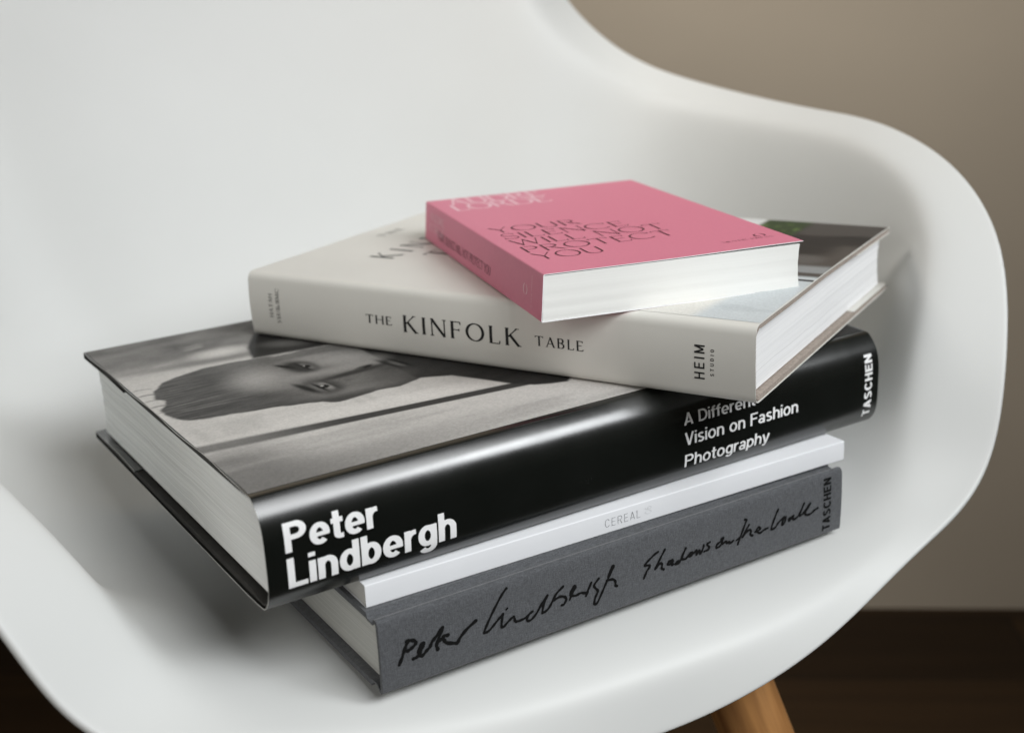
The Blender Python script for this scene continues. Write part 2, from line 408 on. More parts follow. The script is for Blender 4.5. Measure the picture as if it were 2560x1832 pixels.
def rounded(pts, r, n=5):
    """round the inner corners of an open polyline"""
    pts = [np.array(p, float) for p in pts]; out = [pts[0]]
    rr = r if isinstance(r, (list, tuple)) else [r] * (len(pts) - 2)
    for i in range(1, len(pts) - 1):
        a, b, c = pts[i - 1], pts[i], pts[i + 1]
        d0 = (a - b) / np.linalg.norm(a - b); d1 = (c - b) / np.linalg.norm(c - b)
        q = rr[i - 1]
        if q <= 0: out.append(b); continue
        for t in np.linspace(0, 1, n):
            p0 = b + d0 * q; p1 = b + d1 * q
            out.append((1 - t) ** 2 * p0 + 2 * t * (1 - t) * b + t * t * p1)
    out.append(pts[-1]); return np.array(out)

def dense(path, step=4.0):
    out = [path[0]]
    for a, b in zip(path[:-1], path[1:]):
        n = max(1, int(np.linalg.norm(b - a) / step))
        out += [a + (b - a) * (i + 1) / n for i in range(n)]
    return np.array(out)

# ------------------------------------------------------------------ the setting: wall and floor
m_wall = mat('wall_paint', (0.475, 0.402, 0.312), rough=0.85, spec=.2, noise=(3.0, .05), bump=(60, .15, .001))
fh = Vector((0.467, 0.884, 0)); side = Vector((0.884, -0.467, 0))
wc = Vector((cam.matrix_world.translation.x, cam.matrix_world.translation.y, 0)) + fh * 1.166
a, b = wc - side * 3.6, wc + side * 3.4
back = fh * .1
def prism(name, pts, z0, z1, m):
    n = len(pts)
    V = [(p.x, p.y, z0) for p in pts] + [(p.x, p.y, z1) for p in pts]
    F = [tuple(range(n))[::-1], tuple(range(n, 2 * n))] + [(i, (i + 1) % n, n + (i + 1) % n, n + i) for i in range(n)]
    return fix_normals(mesh_obj(name, V, F, m))
w = tag(prism('wall', [a, b, b + back, a + back], 0.0, 2.5, m_wall), kind='structure')

m_floor = bpy.data.materials.new('dark_wood_floor'); m_floor.use_nodes = True
nt = m_floor.node_tree; pb = nt.nodes['Principled BSDF']; pb.inputs['Roughness'].default_value = .55; pb.inputs['Specular IOR Level'].default_value = .2
tc = nt.nodes.new('ShaderNodeTexCoord'); mp = nt.nodes.new('ShaderNodeMapping'); mp.inputs['Rotation'].default_value = (0, 0, math.radians(28))
nt.links.new(tc.outputs['Object'], mp.inputs['Vector'])
br = nt.nodes.new('ShaderNodeTexBrick'); br.inputs['Scale'].default_value = 1; br.inputs['Brick Width'].default_value = 1.1; br.inputs['Row Height'].default_value = .11
br.inputs['Mortar Size'].default_value = .0015; br.inputs['Color1'].default_value = (.036, .019, .0075, 1); br.inputs['Color2'].default_value = (.019, .0100, .004, 1); br.inputs['Mortar'].default_value = (.008, .005, .003, 1)
nt.links.new(mp.outputs[0], br.inputs['Vector'])
mp2 = nt.nodes.new('ShaderNodeMapping'); mp2.inputs['Scale'].default_value = (4, 60, 4); nt.links.new(mp.outputs[0], mp2.inputs['Vector'])
ns = nt.nodes.new('ShaderNodeTexNoise'); ns.inputs['Scale'].default_value = 1; ns.inputs['Detail'].default_value = 6; nt.links.new(mp2.outputs[0], ns.inputs['Vector'])
mr = nt.nodes.new('ShaderNodeMapRange'); mr.inputs['To Min'].default_value = .5; mr.inputs['To Max'].default_value = 1.5; nt.links.new(ns.outputs['Fac'], mr.inputs['Value'])
vs = nt.nodes.new('ShaderNodeVectorMath'); vs.operation = 'SCALE'; nt.links.new(br.outputs['Color'], vs.inputs[0]); nt.links.new(mr.outputs[0], vs.inputs['Scale']); nt.links.new(vs.outputs[0], pb.inputs['Base Color'])
f0, f1 = wc + back - side * 3.6, wc + back + side * 3.4
tag(prism('floor', [f0, f1, f1 - fh * 3.4, f0 - fh * 3.4], -.02, 0.0, m_floor), kind='structure')

# ------------------------------------------------------------------ the chair: one moulded shell on four wooden legs
m_shell = mat('white_plastic', (0.60, 0.607, 0.595), rough=0.5, spec=.35, noise=(14, .012), bump=(700, .06, .0002))
m_wood = bpy.data.materials.new('oiled_wood'); m_wood.use_nodes = True
nt = m_wood.node_tree; pb = nt.nodes['Principled BSDF']; pb.inputs['Roughness'].default_value = .45
tc = nt.nodes.new('ShaderNodeTexCoord'); mp = nt.nodes.new('ShaderNodeMapping'); mp.inputs['Scale'].default_value = (70, 70, 5)
nt.links.new(tc.outputs['Object'], mp.inputs['Vector'])
ns = nt.nodes.new('ShaderNodeTexNoise'); ns.inputs['Scale'].default_value = 1.6; ns.inputs['Detail'].default_value = 5; nt.links.new(mp.outputs[0], ns.inputs['Vector'])
cr = nt.nodes.new('ShaderNodeValToRGB'); cr.color_ramp.elements[0].position = .3; cr.color_ramp.elements[0].color = (.17, .070, .020, 1); cr.color_ramp.elements[1].position = .7; cr.color_ramp.elements[1].color = (.46, .225, .075, 1)
nt.links.new(ns.outputs['Fac'], cr.inputs[0]); nt.links.new(cr.outputs[0], pb.inputs['Base Color'])
m_metal = mat('black_metal', (.015, .015, .015), rough=.4, spec=.5)

chair = empty('armchair', Matrix.Identity(4))
tag(chair, 'white moulded plastic armchair with wooden legs that carries the pile of books', 'armchair')

RIM = np.array([(0.0, -0.1745, -0.0425), (0.0834, -0.1725, -0.031), (0.1648, -0.1526, -0.009), (0.2265, -0.1407, 0.0161), (0.2536, -0.1247, 0.0713), (0.281, -0.0912, 0.1243), (0.2954, -0.0402, 0.1594), (0.3029, 0.029, 0.1771), (0.3028, 0.1009, 0.1808), (0.2932, 0.1829, 0.1892), (0.2682, 0.2543, 0.2069), (0.239, 0.2972, 0.2466), (0.2219, 0.3255, 0.2969), (0.1946, 0.353, 0.3562), (0.1122, 0.38, 0.4053), (0.0, 0.3865, 0.4144)])
# profile from the seat's middle to the rim, per rim station: (run, height) of inner control points as shares of the run and of the rim height,
# then width and drop of the outward lip in metres
#            c1r   c2r   c3r   c3h   c4 back  c4 drop
PROF = np.array([
    (.45, .74, .90, .00, .006, -.034),
    (.45, .74, .90, .00, .008, -.024),
    (.45, .73, .88, .02, .014, -.008),
    (.45, .66, .82, .16, .036, .004),
    (.42, .58, .78, .32, .054, .012),
    (.42, .62, .82, .38, .040, .012),
    (.42, .72, .91, .34, .029, .011),
    (.43, .77, .93, .36, .025, .012),
    (.45, .76, .92, .38, .024, .013),
    (.45, .74, .90, .38, .025, .016),
    (.42, .67, .86, .36, .026, .020),
    (.39, .60, .79, .34, .040, .028),
    (.38, .58, .75, .32, .050, .046),
    (.38, .58, .75, .29, .046, .066),
    (.38, .60, .77, .26, .034, .085),
    (.38, .60, .78, .25, .028, .088)])
def catmull(Pp, per):
    out = []
    n = len(Pp)
    for i in range(n):
        p0, p1, p2, p3 = Pp[(i - 1) % n], Pp[i], Pp[(i + 1) % n], Pp[(i + 2) % n]
        for t in np.linspace(0, 1, per, endpoint=False):
            out.append(.5 * (2 * p1 + (p2 - p0) * t + (2 * p0 - 5 * p1 + 4 * p2 - p3) * t * t + (3 * p1 - p0 - 3 * p2 + p3) * t ** 3))
    return np.array(out)
half = np.hstack([RIM, PROF])
mir = half[1:-1][::-1].copy(); mir[:, 0] *= -1
loop = catmull(np.vstack([half, mir]), 6)
for it in range(5): loop = .5 * loop + .25 * (np.roll(loop, 1, 0) + np.roll(loop, -1, 0))
cen = np.array([0.0, 0.045])
def bspline(ctrl, n):
    c = np.vstack([2 * ctrl[0] - ctrl[1], ctrl, 2 * ctrl[-1] - ctrl[-2]])
    out = []
    segs = len(c) - 3
    for q in np.linspace(0, segs - 1e-9, n):
        i = int(q); t = q - i
        out.append(((1 - t) ** 3 * c[i] + (3 * t ** 3 - 6 * t * t + 4) * c[i + 1] + (-3 * t ** 3 + 3 * t * t + 3 * t + 1) * c[i + 2] + t ** 3 * c[i + 3]) / 6)
    return np.array(out)
NP = 36
rings = []
for row in loop:
    R = row[:3]; c1, c2, c3, c3h, lb, ld = row[3:]
    d = R[:2] - cen; rho = np.linalg.norm(d); d = d / rho
    z0 = -.0027
    ctrl = np.array([(0, z0), (c1 * rho, z0), (c2 * rho, z0), (c3 * rho, z0 + c3h * max(R[2], 0)), (rho - lb * 1.12, R[2] - ld - .004), (rho - lb * .9, R[2] - ld * .8), (rho, R[2])])
    pr = bspline(ctrl, NP)
    rings.append([(cen[0] + d[0] * r, cen[1] + d[1] * r, z) for r, z in pr])
rings = np.array(rings); nl = len(rings)
for it in range(50):                                               # flow the cove and the corners into each other, the rim stays put
    avg = (np.roll(rings, 1, 0) + np.roll(rings, -1, 0)) * .25
    avg[:, 1:-1] += (rings[:, 2:] + rings[:, :-2]) * .25
    wgt = np.ones(NP); wgt[:3] = 0; wgt[-1] = 0; wgt[-16:-1] = np.linspace(1.0, .0, 15) ** 1.6
    w3 = (wgt * .6)[None, :, None]
    rings = rings * (1 - w3) + avg * w3
V = [(cen[0], cen[1], -.0027)]; F = []
for j in range(1, NP):
    for i in range(nl): V.append(tuple(rings[i, j]))
ix = lambda i, j: 1 + (j - 1) * nl + i % nl
for i in range(nl):
    F.append((0, ix(i, 1), ix(i + 1, 1)))
    for j in range(1, NP - 1): F.append((ix(i, j), ix(i, j + 1), ix(i + 1, j + 1), ix(i + 1, j)))
V = [SEAT @ Vector(v) for v in V]
shell = mesh_obj('seat_shell', V, F, m_shell, chair, smooth=180)
fix_normals(shell)
if sum(p.normal.z * p.area for p in shell.data.polygons) < 0: shell.data.flip_normals()
so = shell.modifiers.new('thickness', 'SOLIDIFY'); so.thickness = .0046; so.offset = -1; so.use_quality_normals = True
bv = shell.modifiers.new('round_edge', 'BEVEL'); bv.width = .0018; bv.segments = 3; bv.limit_method = 'ANGLE'; bv.angle_limit = math.radians(50)
sb = shell.modifiers.new('smooth', 'SUBSURF'); sb.levels = 1; sb.render_levels = 1

def rod(name, p, q, r0, r1, m, parent, n=20, mid=None):
    p, q = Vector(p), Vector(q); ax = (q - p).normalized(); u = ax.orthogonal().normalized(); v = ax.cross(u)
    V = []; F = []
    L = (q - p).length
    steps = [0, .01, .3, .6, .985, 1]
    for t in steps:
        r = r0 + (r1 - r0) * t
        if mid: r = (r0 * (1 - t) + r1 * t) + (mid - (r0 + r1) / 2) * math.sin(PI * t)
        if t in (0, 1): r *= .9
        for k in range(n): V.append(u * r * math.cos(2 * PI * k / n) + v * r * math.sin(2 * PI * k / n) + Vector((0, 0, 0)) + ax * L * t)
    for j in range(len(steps) - 1):
        for k in range(n): F.append((j * n + k, j * n + (k + 1) % n, (j + 1) * n + (k + 1) % n, (j + 1) * n + k))
    F.append(tuple(range(n))[::-1]); F.append(tuple(range((len(steps) - 1) * n, len(steps) * n)))
    # local z runs down the rod so that the grain follows it
    rot = Vector((0, 0, 1)).rotation_difference(ax).to_matrix().to_4x4()
    inv = rot.inverted()
    o = mesh_obj(name, [inv @ x for x in V], F, m, parent, smooth=40)
    o.matrix_world = Matrix.Translation(p) @ rot
    return fix_normals(o)
LEGS = [((.085, -.098, .402), (.205, -.225, 0)), ((-.085, -.098, .402), (-.205, -.225, 0)), ((.112, .150, .385), (.225, .275, 0)), ((-.112, .150, .385), (-.225, .275, 0))]
for p, q in LEGS: rod('leg', p, q, .0185, .0130, m_wood, chair, mid=.0190)
def on(i, t): return Vector(LEGS[i][0]).lerp(Vector(LEGS[i][1]), t)
for i, j in ((0, 1), (2, 3), (0, 2), (1, 3)):
    rod('brace', on(i, .42), on(j, .8), .004, .004, m_metal, chair, n=10)
    rod('brace', on(j, .42), on(i, .8), .004, .004, m_metal, chair, n=10)
for i in range(4): rod('shock_mount', Vector(LEGS[i][0]) - Vector((0, 0, .004)), Vector(LEGS[i][0]) + Vector((0, 0, .024)), .017, .014, m_metal, chair, n=16)

# ------------------------------------------------------------------ ink and paper
BOLD = ('sans', .200, 0, 0, .012)
MEDIUM = ('sans', .158, 0, 0, .017)
SMALLSANS = ('sans', .19, 0, 0, .045)
HAIR = ('sans', .07, 0, 0, .025)
ROMAN = ('roman', .135, .052, .095, .022)
ROMAN_S = ('roman', .14, .065, .10, .03)
WIDE = ('roman', .074, .034, .05, .018)
WIDE_BOLD = ('roman', .115, .065, .05, .02)
ink_white = mat('white_ink', (.82, .82, .82), rough=.35, spec=.5)
ink_black = mat('black_ink', (.012, .012, .012), rough=.5, spec=.3)
ink_cloth = mat('cloth_ink', (.006, .006, .006), rough=.9, spec=.1)
ink_grey = mat('grey_ink', (.28, .29, .30), rough=.6, spec=.3)
ink_pale_grey = mat('pale_grey_ink', (.55, .56, .57), rough=.6, spec=.3)
ink_plum = mat('plum_ink', (.085, .018, .030), rough=.6, spec=.3)
ink_pale_pink = mat('pale_pink_ink', (.78, .52, .58), rough=.6, spec=.3)

# ------------------------------------------------------------------ 1. grey cloth hardback, bottom of the pile
m_cloth = bpy.data.materials.new('grey_book_cloth'); m_cloth.use_nodes = True
nt = m_cloth.node_tree; pb = nt.nodes['Principled BSDF']; pb.inputs['Roughness'].default_value = .85; pb.inputs['Specular IOR Level'].default_value = .25
pb.inputs['Sheen Weight'].default_value = .15
tc = nt.nodes.new('ShaderNodeTexCoord'); acc = None
for scl in ((420, 420, 2600), (2600, 2600, 420), (2200, 2200, 2200)):
    mp = nt.nodes.new('ShaderNodeMapping'); mp.inputs['Scale'].default_value = scl; mp.inputs['Rotation'].default_value = (0, math.radians(38), 0)
    nt.links.new(tc.outputs['Object'], mp.inputs['Vector'])
    ns = nt.nodes.new('ShaderNodeTexNoise'); ns.inputs['Scale'].default_value = 1; ns.inputs['Detail'].default_value = 1; nt.links.new(mp.outputs[0], ns.inputs['Vector'])
    if acc is None: acc = ns.outputs['Fac']
    else:
        ad = nt.nodes.new('ShaderNodeMath'); ad.operation = 'ADD'; nt.links.new(acc, ad.inputs[0]); nt.links.new(ns.outputs['Fac'], ad.inputs[1]); acc = ad.outputs[0]
mr = nt.nodes.new('ShaderNodeMapRange'); mr.inputs['From Min'].default_value = 1.1; mr.inputs['From Max'].default_value = 1.9; mr.inputs['To Min'].default_value = .68; mr.inputs['To Max'].default_value = 1.34
nt.links.new(acc, mr.inputs['Value'])
vs = nt.nodes.new('ShaderNodeVectorMath'); vs.operation = 'SCALE'; vs.inputs[0].default_value = (.074, .077, .083); nt.links.new(mr.outputs[0], vs.inputs['Scale']); nt.links.new(vs.outputs[0], pb.inputs['Base Color'])
bp = nt.nodes.new('ShaderNodeBump'); bp.inputs['Strength'].default_value = .5; bp.inputs['Distance'].default_value = .0003; nt.links.new(acc, bp.inputs['Height']); nt.links.new(bp.outputs[0], pb.inputs['Normal'])

b1 = empty('hardcover_book', seat_frame((-.11605, -.14479, 0.0006), 4.383))
tag(b1, 'grey cloth bound book with black handwritten title, lowest of the pile on the seat', 'book')
T = 34.0
sy1 = lambda z: -.6 * (1 - ((z - 17) / 17) ** 2)
top = [(200, T), (10.5, T), (9.0, 31.8), (5.0, 31.4), (3.4, 33.6), (1.6, T), (.4, 33.2)]
mid = [(sy1(z), z) for z in np.linspace(32, 2, 9)]
bot = [(.4, .8), (1.6, 0), (3.4, .4), (5.0, 2.6), (9.0, 2.2), (10.5, 0), (200, 0)]
path = np.array(top + mid + bot)
th = np.array([2.8, 2.8, 1.2, 1.0, 1.6, 1.6, 1.8] + [2.0] * 9 + [1.8, 1.6, 1.6, 1.0, 1.2, 2.8, 2.8])
cv = ribbon('cloth_cover', path, th, 0, 258.5, m_cloth, b1, nx=3, smooth=50)
pg1 = page_mat('matt_page_edges', (.50, .50, .47), lines=1500, amount=.30)
block('page_block', 4.0, 254.5, page_outline(5.5, 196, 3.0, 31.0, curve=3), pg1, b1)
f1s = lambda u, v: (u / 1000, (sy1(v) - .15) / 1000, v / 1000)
letters('publisher_lettering', [('TASCHEN', ('sans', .22, 0, 0, .03), .10, 5.2, 28.4, 250.9, 3.0, 1)], f1s, ink_cloth, cv)
HAND = [[(8.0,12.1),(9.6,15.2),(11.4,19.3),(12.7,21.4)],[(12.1,21.6),(14.2,21.4),(16.2,20.0),(15.5,18.6),(13.4,17.5),(12.3,17.1)],[(14.6,12.7),(16.2,12.9),(17.5,14.0),(18.8,16.2),(19.7,17.7),(19.2,18.4),(17.9,17.0),(17.1,14.7),(17.5,13.2),(18.8,12.7),(20.7,14.2),(22.4,15.4),(23.6,17.4),(25.9,19.5),(29.0,22.4),(27.5,19.5),(25.6,15.4),(26.0,13.1)],[(26.2,16.5),(27.8,17.2),(29.5,18.2),(31.1,18.0)],[(29.1,16.5),(30.3,14.7),(34.0,13.2),(35.6,12.9),(36.3,14.3),(39.7,17.4),(44.6,20.1)],[(60.4,30.0),(58.1,27.9),(54.4,23.2),(50.8,17.9),(48.6,13.9),(48.8,13.0),(51.1,13.5),(54.0,15.8),(56.4,17.7),(58.0,18.8),(57.5,16.8),(57.0,13.7),(57.8,12.6),(60.2,14.3),(62.5,15.7),(63.4,15.6),(63.8,13.8),(64.4,13.1),(66.4,13.0),(69.3,13.4),(71.7,14.8),(72.8,15.2)],[(59.8,20.5),(60.3,20.8)],[(72.8,15.2),(70.8,14.3),(69.8,12.1),(71.5,11.3),(74.5,13.3),(77.6,17.2),(80.7,20.3),(78.7,16.8),(77.9,13.3),(78.6,12.8),(81.0,13.9),(82.8,16.1),(85.3,19.6),(89.0,22.0)],[(84.1,17.0),(87.0,17.7),(89.4,17.0),(90.5,15.5),(89.3,13.4),(87.8,13.3)],[(92.3,14.6),(93.6,17.0),(95.5,19.7),(94.9,20.4),(93.4,18.7),(92.7,16.7),(95.4,15.6),(98.4,16.0),(101.4,15.3),(104.0,19.2)],[(101.0,13.6),(102.0,15.4)],[(108.0,19.9),(105.5,17.4),(106.9,15.0),(107.5,14.2),(107.2,13.2),(105.9,10.8),(105.5,8.1),(107.1,8.2),(109.7,12.4),(111.6,15.7),(113.6,19.0),(115.8,22.2),(116.5,23.7),(115.2,23.0),(113.3,19.1)],[(112.3,17.6),(115.7,17.2),(117.2,15.6),(117.2,13.7),(118.1,13.1)],[(133.2,12.1),(135.0,15.4),(136.7,17.0),(136.2,17.9),(133.8,18.6),(135.9,20.3),(139.5,22.3),(141.5,23.0)],[(145.4,22.9),(143.0,19.7),(140.6,16.3),(139.7,14.8),(141.8,16.5),(143.3,16.8),(143.8,15.8),(143.5,14.1),(144.7,13.2)],[(149.8,16.6),(147.7,16.2),(147.1,15.1),(148.3,14.7),(150.1,16.0),(149.5,14.1),(150.4,14.1)],[(153.7,14.9),(151.9,14.4),(151.9,13.6),(154.0,14.0),(155.6,16.4),(157.7,20.0),(156.2,17.8),(155.0,15.6),(157.4,14.6),(158.6,15.5)],[(160.4,16.8),(159.2,15.9),(160.1,15.1),(162.0,16.1),(161.1,16.9),(162.0,16.1),(163.5,16.7),(164.1,17.0),(164.1,14.9),(165.7,16.6),(166.3,14.5),(168.2,17.1),(168.5,18.6)],[(172.2,18.9),(170.6,18.3),(171.9,16.3),(171.3,15.4),(168.8,15.1)],[(178.2,17.1),(176.3,16.1),(176.6,14.6),(178.8,15.3),(179.6,16.7),(180.5,18.6),(179.4,18.6),(179.1,17.4)],[(180.1,15.7),(182.0,16.4),(182.6,15.3),(184.2,15.6),(184.8,14.6),(186.7,15.4)],[(195.0,23.7),(192.5,18.8),(190.0,13.6),(189.7,12.6)],[(188.7,15.0),(190.6,15.9)],[(194.0,24.3),(195.0,23.7)],[(196.6,20.8),(194.4,18.2),(192.5,15.6),(195.1,17.5),(196.7,18.1),(198.0,17.2),(197.4,15.5),(199.0,14.5)],[(200.3,16.0),(202.3,16.0),(203.9,16.9),(202.6,17.8),(201.3,16.3),(203.6,14.5),(206.2,15.4),(208.9,15.7)],[(215.3,23.6),(213.4,20.4),(211.2,15.6),(211.2,14.2),(213.6,14.6),(215.5,16.5),(218.2,18.0),(219.2,18.5),(218.5,16.8),(217.9,14.7),(219.6,15.4),(220.5,18.4)],[(225.6,17.5),(222.6,16.7),(222.6,15.6),(225.0,16.6),(225.4,15.4),(228.4,16.2),(230.4,18.9),(232.6,22.1),(230.4,18.4),(229.8,16.3),(231.8,16.9),(235.1,19.8),(236.8,21.0),(233.8,17.4),(233.6,15.8),(236.7,15.2),(239.4,16.4),(241.8,17.1)]]
def smooth_line(p, n=5):
    p = [np.array(q) for q in p]
    if len(p) < 3: return p
    q = [2 * p[0] - p[1]] + p + [2 * p[-1] - p[-2]]; out = []
    for i in range(1, len(q) - 2):
        for t in np.linspace(0, 1, n, endpoint=False):
            out.append(.5 * (2 * q[i] + (q[i + 1] - q[i - 1]) * t + (2 * q[i - 1] - 5 * q[i] + 4 * q[i + 1] - q[i + 2]) * t * t + (3 * q[i] - q[i - 1] - 3 * q[i + 1] + q[i + 2]) * t ** 3))
    out.append(p[-1]); return out
xs = np.arange(5, 245, .22); ys = np.arange(2, 32, .22)
X, Y = np.meshgrid(xs, ys); Fh = np.full(X.shape, 9.0)
for k, st in enumerate(HAND):
    L = smooth_line(st); n = len(L)
    wd = [(1.7 if st[0][0] < 55 else 1.3) * (.78 + .32 * math.sin(i * .55 + k) ** 2) for i in range(n)]
    x0 = min(q[0] for q in L) - 2; x1 = max(q[0] for q in L) + 2
    i0, i1 = np.searchsorted(xs, x0), np.searchsorted(xs, x1)
    Fh[:, i0:i1] = np.minimum(Fh[:, i0:i1], sdf_strokes([([tuple(q) for q in L], wd)], X[:, i0:i1], Y[:, i0:i1], 1, 1, rnd=True))
hv, hp = contour(xs, ys, Fh)
mesh_obj('handwritten_title', [f1s(a, c) for a, c in hv], hp, ink_cloth, cv, smooth=180)

# ------------------------------------------------------------------ 2. white paperback magazine
m_matt_white = mat('matt_white_card', (.70, .71, .73), rough=.75, spec=.15, noise=(40, .02))
b2 = empty('paperback_magazine', seat_frame((-.11533, -.13192, .03461), 3.148))
tag(b2, 'thin white paperback magazine squeezed between the grey cloth book and the thick black book', 'magazine')
T = 10.2
path = dense(rounded([(200, T), (0, T), (0, 0), (200, 0)], .6, 5), 30)
c2 = ribbon('cover', path, .4, 0, 265.3, m_matt_white, b2, smooth=60)
pg2 = page_mat('magazine_page_edges', (.60, .59, .56), lines=2200, amount=.25)
block('page_block', .4, 264.9, page_outline(.8, 199, .45, T - .45), pg2, b2, wob=.1)
f2 = lambda u, v: (u / 1000, -.12 / 1000, v / 1000)
letters('spine_lettering', [('CEREAL', HAIR, .34, 3.9, 19.6, 118.3, 3.1, 0)], f2, ink_grey, c2)
letters('issue_number', [('06', ('sans', .07, 0, 0, .025), .22, 3.6, 3.5, 144.2, 3.7, 1)], f2, ink_pale_grey, c2)

# ------------------------------------------------------------------ 3. thick black hardback in a glossy jacket
m_black_gloss = mat('black_glossy_jacket', (.005, .006, .005), rough=.23, spec=.9, coat=.0, bump=(45, .05, .0012))
m_paper_edge = mat('cut_paper_edge', (.62, .61, .58), rough=.8, spec=.2)
nt = m_black_gloss.node_tree; pb = nt.nodes['Principled BSDF']                      # handling marks: the gloss is a little uneven
tc = nt.nodes.new('ShaderNodeTexCoord'); acc = None
for sc3, am in (((55, 55, 55), .055), ((30, 900, 900), .012), ((1400, 60, 60), .010)):
    mp = nt.nodes.new('ShaderNodeMapping'); mp.inputs['Scale'].default_value = sc3; nt.links.new(tc.outputs['Object'], mp.inputs['Vector'])
    ns = nt.nodes.new('ShaderNodeTexNoise'); ns.inputs['Scale'].default_value = 1; ns.inputs['Detail'].default_value = 4; nt.links.new(mp.outputs[0], ns.inputs['Vector'])
    mu = nt.nodes.new('ShaderNodeMath'); mu.operation = 'MULTIPLY_ADD'; mu.inputs[1].default_value = am * 2; mu.inputs[2].default_value = .245 - am if acc is None else -am
    nt.links.new(ns.outputs['Fac'], mu.inputs[0])
    if acc is None: acc = mu.outputs[0]
    else:
        ad = nt.nodes.new('ShaderNodeMath'); ad.operation = 'ADD'; nt.links.new(acc, ad.inputs[0]); nt.links.new(mu.outputs[0], ad.inputs[1]); acc = ad.outputs[0]
nt.links.new(acc, pb.inputs['Roughness'])
m_board = mat('dark_cloth_boards', (.035, .033, .030), rough=.8, spec=.3, noise=(300, .2))
b3 = empty('hardcover_book', seat_frame((-.1567, -.13142, .04500), 4.919))
tag(b3, 'thick hardback with glossy black spine and a black and white portrait on its front', 'book')
L3, W3, T = 336.6, 241.6, 48.8
def sy3(z):
    t = (z - 24.2) / 23.6
    return 2.5 - 8.5 * (1 - min(1, abs(t)) ** 3.5) if t > 0 else -6.0 + 6.2 * min(1, abs(t)) ** 5
zsp = [47.6, 47.2, 46.6] + list(np.linspace(45.8, 2.6, 26)) + [1.8, 1.2, .8]
spine = [(sy3(z), z) for z in zsp]
top = [(170, 45.1), (200, 45.1), (241.4, 45.1), (242.2, 45.5), (242.2, 48.3), (241.4, T)] + [(y, T) for y in np.linspace(235, 22, 30)] + [(17, 48.75), (12, 48.5), (8, 48.2), (5, 47.95)]
bot = [(1.2, .35), (3.5, .15), (8, .05), (20, 0), (241.4, 0), (242.2, .5), (242.2, 3.4), (241.4, 3.8), (200, 3.8), (170, 3.8)]
jw = lambda x, y, z: (.5 * math.sin(y * .09) * (1 if x > 160 else -1) if abs(x - 168) > 160 else 0, 0)
c3 = ribbon('dust_jacket', np.array(top + spine + bot), .35, 0, L3, m_black_gloss, b3, nx=60, wobble=jw, smooth=50, edge_m=m_paper_edge, caps_only=True)
# boards inside the jacket
pb_ = [(241.0, T - .45), (20, T - .45), (12, 48.0), (8, 47.7), (5.5, 47.3)] + [(sy3(z) + .6, z) for z in np.linspace(46.4, 2.4, 20)] + [(3.5, .9), (8, .6), (12, .5), (20, .45), (241.0, .45)]
th = [2.7, 2.7, 2.2, 1.6, 1.2] + [1.2] * 20 + [1.2, 1.6, 2.2, 2.7, 2.7]
ribbon('board_case', np.array(pb_), th, .8, L3 - .8, m_board, b3, nx=2, smooth=50)
pg3 = page_mat('glossy_page_edges', (.88, .89, .87), lines=1500, amount=.28, along=1.5)
block('page_block', 4.2, L3 - 4.2, page_outline(6.5, 235, 4.4, 44.6, curve=4, n=30, back=9.5), pg3, b3, wob=.5, nx=30)
f3 = lambda u, v: (u / 1000, (sy3(v) - .16) / 1000, v / 1000)
letters('author_lettering', [
    ('Peter', BOLD, .055, 12.2, 40.2, 8.6, 24.9, 0), ('Lindbergh', BOLD, .055, 12.9, 75.5, 8.6, 9.6, 0)], f3, ink_white, c3)
letters('title_lettering', [
    ('A Different', MEDIUM, .065, 5.7, 44.0, 207.2, 30.0, 0), ('Vision on Fashion', MEDIUM, .065, 6.3, 72.2, 207.4, 19.9, 0), ('Photography', MEDIUM, .065, 6.3, 53.4, 207.6, 8.9, 0)], f3, ink_white, c3)
letters('publisher_lettering', [
    ('TASCHEN', ('sans', .215, 0, 0, .03), .10, 5.3, 33.2, 331.6, 6.0, 1)], f3, ink_white, c3)

def fnoise(U, Vv, su, sv, seed, octs=3):
    """smooth value noise"""
    r = np.random.default_rng(seed); out = np.zeros_like(U); am = 1; tot = 0
    for o in range(octs):
        g = r.uniform(-1, 1, (64, 64)); x = U / su * 2 ** o; y = Vv / sv * 2 ** o
        xi = np.floor(x).astype(int); yi = np.floor(y).astype(int); fx = x - xi; fy = y - yi
        fx = fx * fx * (3 - 2 * fx); fy = fy * fy * (3 - 2 * fy)
        G = lambda i, j: g[i % 64, j % 64]
        out += am * ((G(xi, yi) * (1 - fx) + G(xi + 1, yi) * fx) * (1 - fy) + (G(xi, yi + 1) * (1 - fx) + G(xi + 1, yi + 1) * fx) * fy); tot += am; am *= .5
    return out / tot
def sm(x, a, b_):
    t = np.clip((x - a) / (b_ - a), 0, 1); return t * t * (3 - 2 * t)
def poly_sd(U, Vv, pts):
    """signed distance to a closed polygon, negative inside"""
    D = np.full(U.shape, 1e9); ins = np.zeros(U.shape, bool); n = len(pts)
    for i in range(n):
        x0, y0 = pts[i]; x1, y1 = pts[(i + 1) % n]
        ex, ey = x1 - x0, y1 - y0
        t = np.clip(((U - x0) * ex + (Vv - y0) * ey) / (ex * ex + ey * ey + 1e-9), 0, 1)
        D = np.minimum(D, np.hypot(U - x0 - t * ex, Vv - y0 - t * ey))
        if y0 != y1:
            c = ((y0 > Vv) != (y1 > Vv)) & (U < (x1 - x0) * (Vv - y0) / (y1 - y0) + x0); ins ^= c
    return np.where(ins, -D, D)
